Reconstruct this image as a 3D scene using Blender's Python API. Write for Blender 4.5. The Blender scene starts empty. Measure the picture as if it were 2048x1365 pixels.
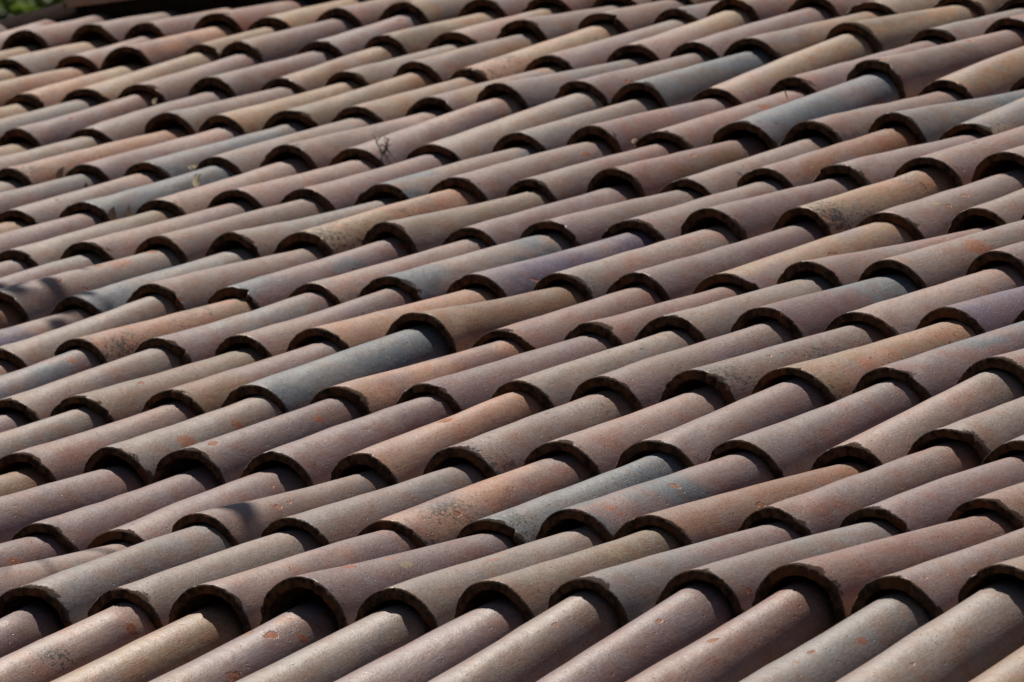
import bpy, bmesh, math, random
import numpy as np
from mathutils import Vector, Matrix, noise

C = bpy.context.scene
A = 0.2                                   # metres between two neighbouring tile chains
PITCH = math.radians(16.33)
Z0 = 4.5
M_ROOF = Matrix.Translation((0, 0, Z0)) @ Matrix.Rotation(PITCH, 4, 'X')

def W(u, v, h):                            # roof coordinates (in tile spacings) -> world
    return M_ROOF @ Vector((u*A, v*A, h*A))

# ---------------------------------------------------------------- camera
cam_d = bpy.data.cameras.new('camera'); cam = bpy.data.objects.new('camera', cam_d)
C.collection.objects.link(cam); C.camera = cam
cam_d.sensor_width = 36.0; cam_d.lens = 16500.8/2048*36.0
cam_d.clip_start = 0.5; cam_d.clip_end = 2000
right = Vector((0.76234435, 0.62105627, -0.18198955))
down = Vector((-0.02818412, -0.24908063, -0.96807257))
fwd = Vector((-0.64655761, 0.74313387, -0.17238129))
mr = Matrix((right, -down, -fwd)).transposed().to_4x4()
cam.matrix_world = Matrix.Translation(W(45.541, -45.799, 12.497)) @ (M_ROOF.to_3x3().to_4x4() @ mr)
cam_d.dof.use_dof = True; cam_d.dof.focus_distance = 13.3; cam_d.dof.aperture_fstop = 16

# ---------------------------------------------------------------- sky and sun
SUN_EL = math.radians(62)
fw = M_ROOF.to_3x3() @ fwd; az = math.atan2(fw.y, fw.x) + math.radians(24)   # sun stands behind the roof, a little to the left
sdir = Vector((math.cos(az)*math.cos(SUN_EL), math.sin(az)*math.cos(SUN_EL), math.sin(SUN_EL)))
wd = bpy.data.worlds.new("World"); C.world = wd; wd.use_nodes = True
nt = wd.node_tree; bg = nt.nodes['Background']
sk = nt.nodes.new('ShaderNodeTexSky'); sk.sky_type = 'NISHITA'; sk.sun_disc = False
sk.sun_elevation = SUN_EL; sk.sun_rotation = math.pi/2 - az
nt.links.new(sk.outputs[0], bg.inputs[0]); bg.inputs[1].default_value = 0.05; sk.dust_density = 1.0; sk.air_density = .7
sl = bpy.data.lights.new('sun', 'SUN'); sl.energy = 5.0; sl.angle = math.radians(0.5); sl.color = (1, .93, .83)
so = bpy.data.objects.new('sun', sl); C.collection.objects.link(so)
so.rotation_euler = sdir.to_track_quat('Z', 'Y').to_euler()
C.view_settings.view_transform = 'Standard'; C.view_settings.look = 'None'
C.view_settings.exposure = -0.18; C.view_settings.gamma = 1
C.render.engine = 'CYCLES'

# ---------------------------------------------------------------- helpers
def tag(o, label=None, cat=None, group=None, kind=None):
    if label: o['label'] = label
    if cat: o['category'] = cat
    if group: o['group'] = group
    if kind: o['kind'] = kind
    return o

def link(name, me, mat, parent=None):
    o = bpy.data.objects.new(name, me); C.collection.objects.link(o)
    if mat: me.materials.append(mat)
    if parent: o.parent = parent
    return o

def empty(name, loc):
    o = bpy.data.objects.new(name, None); C.collection.objects.link(o); o.location = loc
    o.empty_display_size = .1
    bpy.context.view_layer.update()
    return o

class NT:
    def __init__(s, name):
        s.m = bpy.data.materials.new(name); s.m.use_nodes = True; s.t = s.m.node_tree
        s.b = s.t.nodes['Principled BSDF']
    def n(s, kind, **kw):
        nd = s.t.nodes.new('ShaderNode'+kind)
        for k, v in kw.items(): setattr(nd, k, v)
        return nd
    def set(s, sock, v):
        if isinstance(v, (int, float)): sock.default_value = v
        elif isinstance(v, (tuple, list)): sock.default_value = v if len(v) == len(sock.default_value) else tuple(v)+(1,)
        else: s.t.links.new(v, sock)
    def math(s, op, a, b=0, c=None):
        nd = s.n('Math', operation=op); s.set(nd.inputs[0], a); s.set(nd.inputs[1], b)
        if c is not None: s.set(nd.inputs[2], c)
        return nd.outputs[0]
    def ramp(s, v, lo, hi, a=0., b=1.):
        nd = s.n('MapRange', interpolation_type='SMOOTHSTEP'); s.set(nd.inputs[0], v)
        for i, x in enumerate((lo, hi, a, b)): s.set(nd.inputs[1+i], x)
        return nd.outputs[0]
    def mix(s, f, a, b, mode='MIX'):
        nd = s.n('Mix', data_type='RGBA', blend_type=mode); s.set(nd.inputs[0], f); s.set(nd.inputs[6], a); s.set(nd.inputs[7], b)
        return nd.outputs[2]
    def noise(s, vec, scale, detail=3, rough=.55, dist=0):
        nd = s.n('TexNoise'); s.set(nd.inputs['Vector'], vec); nd.inputs['Scale'].default_value = scale
        nd.inputs['Detail'].default_value = detail; nd.inputs['Roughness'].default_value = rough; nd.inputs['Distortion'].default_value = dist
        return nd.outputs[0]
    def vor(s, vec, scale):
        nd = s.n('TexVoronoi'); s.set(nd.inputs['Vector'], vec); nd.inputs['Scale'].default_value = scale
        return nd
    def vmul(s, vec, f):
        nd = s.n('VectorMath', operation='MULTIPLY'); s.set(nd.inputs[0], vec); s.set(nd.inputs[1], f); return nd.outputs[0]
    def vadd(s, vec, f):
        nd = s.n('VectorMath', operation='ADD'); s.set(nd.inputs[0], vec); s.set(nd.inputs[1], f); return nd.outputs[0]
    def n_split(s, v):
        c = s.n('SeparateColor'); s.set(c.inputs[0], v.outputs['Color']); return c.outputs[0]
    def attr(s, name, typ='OBJECT'):
        return s.n('Attribute', attribute_name=name, attribute_type=typ)

# ---------------------------------------------------------------- materials
def tile_material():
    s = NT('fired_clay')
    tc = s.n('TexCoord').outputs['Object']; oi = s.n('ObjectInfo')
    off = s.n('CombineXYZ'); s.set(off.inputs[0], s.math('MULTIPLY', oi.outputs['Random'], 37.)); s.set(off.inputs[1], s.math('MULTIPLY', oi.outputs['Random'], 91.))
    s.set(off.inputs[2], s.math('MULTIPLY', oi.outputs['Random'], 17.))
    p = s.vadd(tc, off.outputs[0])
    sep = s.n('SeparateXYZ'); s.set(sep.inputs[0], tc); y = sep.outputs[1]
    ta = s.attr('tint_a').outputs['Vector']; tb = s.attr('tint_b').outputs['Vector']
    chips = s.attr('chips').outputs['Fac']; moss = s.attr('moss').outputs['Fac']
    zone = s.attr('zone', 'GEOMETRY').outputs['Fac']
    # kiln colouring: slow drift from one tint to the other, mostly along the tile
    n1 = s.noise(s.vmul(p, (9, 5, 9)), 1, 2, .5)
    g = s.math('ADD', s.math('MULTIPLY', y, 1.3), s.math('MULTIPLY', s.math('SUBTRACT', n1, .5), 3.2))
    base = s.mix(s.ramp(g, .05, .5), tb, ta)
    # blotches
    n2 = s.noise(p, 22, 4, .6)
    base = s.mix(s.ramp(n2, .44, .66, 0, .8), base, s.mix(1., base, (1.02, .76, .62), 'MULTIPLY'))
    n2b = s.noise(s.vadd(p, (5, 3, 1)), 15, 3, .6)
    base = s.mix(s.ramp(n2b, .5, .7, 0, .38), base, (.225, .20, .205))
    # fine mottling and drag marks left by the mould
    n3 = s.noise(p, 260, 3, .7)
    st = s.noise(s.vmul(p, (330, 26, 330)), 1, 3, .65, .3)
    fine = s.math('ADD', s.math('MULTIPLY', s.math('SUBTRACT', n3, .5), 1.3), s.math('MULTIPLY', s.math('SUBTRACT', st, .5), .5))
    hs = s.n('HueSaturation'); s.set(hs.inputs['Color'], base); s.set(hs.inputs['Value'], s.math('ADD', fine, 1.0)); base = hs.outputs[0]
    # pale surface grains doubling as sparkle glints painted into the colour
    v1 = s.vor(p, 250); 
    glint_grit = s.math('MULTIPLY', s.ramp(v1.outputs['Distance'], .10, .28, 1, 0), s.ramp(s.n_split(v1), .90, .92))
    base = s.mix(s.math('MULTIPLY', glint_grit, .75), base, (.55, .5, .45))
    # dark pits
    v2 = s.vor(s.vadd(p, (3, 1, 7)), 130); sr = s.n('SeparateColor'); s.set(sr.inputs[0], v2.outputs['Color'])
    pit = s.math('MULTIPLY', s.ramp(v2.outputs['Distance'], .12, .26, 1, 0), s.ramp(sr.outputs[0], .90, .93))
    base = s.mix(s.math('MULTIPLY', pit, .75), base, (.05, .035, .03))
    # flaked-off chips showing orange clay
    pw = s.vadd(p, s.vmul(s.n('TexNoise').outputs['Color'], (.02, .02, .02)))
    nn = s.n('TexNoise'); s.set(nn.inputs['Vector'], p); nn.inputs['Scale'].default_value = 70
    pw = s.vadd(s.vmul(p, (1, .8, 1)), s.vmul(nn.outputs['Color'], (.018, .018, .018)))
    v3 = s.vor(pw, 17); sc = s.n('SeparateColor'); s.set(sc.inputs[0], v3.outputs['Color'])
    rad = s.math('MULTIPLY', s.math('ADD', s.math('MULTIPLY', sc.outputs[1], .17), .06), s.math('ADD', s.math('MULTIPLY', chips, .5), .5))
    inside = s.ramp(s.math('SUBTRACT', v3.outputs['Distance'], rad), -.025, .012, 1, 0)
    thr = s.math('SUBTRACT', .72, s.math('MULTIPLY', chips, .3))
    chip = s.math('MULTIPLY', inside, s.ramp(s.math('SUBTRACT', sc.outputs[0], thr), 0, .02))
    cc = s.mix(s.ramp(s.noise(p, 190, 3), .4, .62), (.42, .135, .045), (.2, .06, .028))
    base = s.mix(s.math('MULTIPLY', chip, .82), base, cc)
    # single marks copied from the roof: orange flakes, ochre scrapes, black streaks
    for nm in ('spot_a', 'spot_b'):
        sv = s.attr(nm).outputs['Vector']; sx = s.n('SeparateXYZ'); s.set(sx.inputs[0], sv); tint = s.attr(nm+'_tint').outputs['Vector']
        dx = s.math('SUBTRACT', sep.outputs[0], sx.outputs[0]); dy = s.math('MULTIPLY', s.math('SUBTRACT', y, sx.outputs[1]), .62)
        dd = s.math('SQRT', s.math('ADD', s.math('MULTIPLY', dx, dx), s.math('MULTIPLY', dy, dy)))
        q = s.math('SUBTRACT', s.math('DIVIDE', dd, s.math('ADD', sx.outputs[2], .0001)), s.math('MULTIPLY', s.math('SUBTRACT', s.noise(p, 90, 4, .75), .5), 2.6))
        q = s.math('ADD', q, s.math('MULTIPLY', s.attr(nm+'_speck').outputs['Fac'], s.math('MULTIPLY', s.math('SUBTRACT', s.noise(p, 150, 4, .8), .46), 9.)))
        tv = s.mix(s.ramp(s.noise(p, 200, 3, .7), .42, .6, 0, .75), tint, s.mix(1., tint, (.45, .4, .45), 'MULTIPLY'))
        base = s.mix(s.math('MULTIPLY', s.ramp(q, .8, 1.0, 1, 0), .85), base, tv)
    # soft rusty stains
    n5 = s.noise(s.vadd(p, (1, 9, 4)), 30, 5, .65)
    base = s.mix(s.ramp(n5, .59, .71, 0, .38), base, (.32, .15, .07))
    # black lichen, thickest near the lip
    nm = s.noise(p, 95, 4, .75, .4); nl = s.noise(s.vadd(p, (2, 2, 2)), 11, 2)
    lip = s.ramp(y, .0, .16, .07, 0)
    mthr = s.math('SUBTRACT', s.math('SUBTRACT', .74, s.math('MULTIPLY', moss, .13)), s.math('ADD', lip, s.math('MULTIPLY', s.math('SUBTRACT', nl, .5), .35)))
    mm = s.ramp(s.math('SUBTRACT', nm, mthr), 0, .05)
    base = s.mix(s.math('MULTIPLY', mm, .82), base, (.045, .042, .034))
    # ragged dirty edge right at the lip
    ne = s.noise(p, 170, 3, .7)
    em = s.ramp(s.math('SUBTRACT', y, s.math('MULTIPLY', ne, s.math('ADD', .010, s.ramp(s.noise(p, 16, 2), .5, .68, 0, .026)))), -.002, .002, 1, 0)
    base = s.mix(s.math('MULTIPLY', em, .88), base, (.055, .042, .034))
    # broken rim and underside: raw brown clay, darkened to paint in the shade there
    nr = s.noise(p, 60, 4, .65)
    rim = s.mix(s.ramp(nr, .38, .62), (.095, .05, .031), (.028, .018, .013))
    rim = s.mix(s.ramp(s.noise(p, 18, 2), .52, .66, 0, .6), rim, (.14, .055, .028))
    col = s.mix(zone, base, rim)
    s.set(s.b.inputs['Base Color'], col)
    ro = s.math('ADD', s.math('MULTIPLY', n3, .36), .31)
    v5 = s.vor(s.vadd(p, (9, 4, 2)), 300); s5 = s.n('SeparateColor'); s.set(s5.inputs[0], v5.outputs['Color'])
    gl = s.math('MULTIPLY', s.ramp(v5.outputs['Distance'], .2, .4, 1, 0), s.ramp(s5.outputs[0], .86, .88))
    ro = s.math('SUBTRACT', ro, s.math('MULTIPLY', gl, .28))
    ro = s.math('ADD', ro, s.math('MULTIPLY', s.math('ADD', chip, zone), .3))
    ro = s.math('ADD', ro, s.math('MULTIPLY', em, .35)); s.set(s.b.inputs['Roughness'], ro); s.set(s.b.inputs['Specular IOR Level'], s.math('MULTIPLY', s.math('SUBTRACT', 1., s.math('MAXIMUM', em, zone)), .52))
    hgt = s.math('ADD', s.math('MULTIPLY', n3, .6), s.math('MULTIPLY', st, .45))
    hgt = s.math('ADD', hgt, s.math('MULTIPLY', s.noise(p, 45, 3), 1.6))
    hgt = s.math('SUBTRACT', hgt, s.math('MULTIPLY', s.math('ADD', chip, pit), 1.6))
    bp = s.n('Bump'); bp.inputs['Strength'].default_value = .55; bp.inputs['Distance'].default_value = .0012
    s.set(bp.inputs['Height'], hgt); s.t.links.new(bp.outputs[0], s.b.inputs['Normal'])
    return s.m

def plain(name, c1, c2, scale, rough=.9, bump=.0, c3=None):
    s = NT(name); tc = s.n('TexCoord').outputs['Object']
    n = s.noise(tc, scale, 5, .65); col = s.mix(s.ramp(n, .35, .65), c1, c2)
    if c3: col = s.mix(s.ramp(s.noise(tc, scale*.13, 3), .45, .6), col, c3)
    s.set(s.b.inputs['Base Color'], col); s.b.inputs['Roughness'].default_value = rough
    if bump:
        bp = s.n('Bump'); bp.inputs['Distance'].default_value = bump; s.set(bp.inputs['Height'], n); s.t.links.new(bp.outputs[0], s.b.inputs['Normal'])
    return s.m

def leaf_mat(name, c1, c2, trans=.35):
    s = NT(name); oi = s.n('NewGeometry'); col = s.mix(oi.outputs['Random Per Island'], c1, c2)
    s.set(s.b.inputs['Base Color'], col); s.b.inputs['Roughness'].default_value = .55
    tr = s.n('BsdfTranslucent'); s.set(tr.inputs[0], col); mx = s.n('MixShader'); mx.inputs[0].default_value = trans
    out = s.t.nodes['Material Output']; s.t.links.new(s.b.outputs[0], mx.inputs[1]); s.t.links.new(tr.outputs[0], mx.inputs[2]); s.t.links.new(mx.outputs[0], out.inputs[0])
    return s.m

CLAY = tile_material()
M_shade_clay = plain('shade_dark_clay', (.035, .022, .018), (.02, .013, .011), 40, .95)  # near-black clay: shade of the ridge put into the colour
M_shade_clay.node_tree.nodes['Principled BSDF'].inputs['Specular IOR Level'].default_value = .05
M_deck = plain('dirty_mortar_and_clay', (.11, .07, .05), (.05, .035, .03), 30, .95, .004)
M_wall = plain('ochre_render', (.5, .38, .25), (.42, .31, .2), 6, .9, .003)
M_ground = plain('dry_ground', (.10, .11, .05), (.2, .16, .1), 3, 1, .02, (.07, .10, .03))
M_bark = plain('bark', (.10, .075, .05), (.05, .04, .03), 12, .95, .02)
M_leafA = leaf_mat('foliage', (.08, .14, .02), (.2, .27, .05), .5)
M_leafB = leaf_mat('foliage_dark', (.035, .065, .018), (.08, .12, .03))
M_dry = leaf_mat('dry_leaf', (.42, .33, .20), (.42, .33, .20), .2)
M_dryb = leaf_mat('dry_leaf_brown', (.33, .22, .14), (.33, .22, .14), .15)
M_pale = leaf_mat('bleached_stalk', (.85, .8, .66), (.85, .8, .66), .5)
M_weed = leaf_mat('weed', (.16, .11, .06), (.10, .08, .045), .2)

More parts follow.
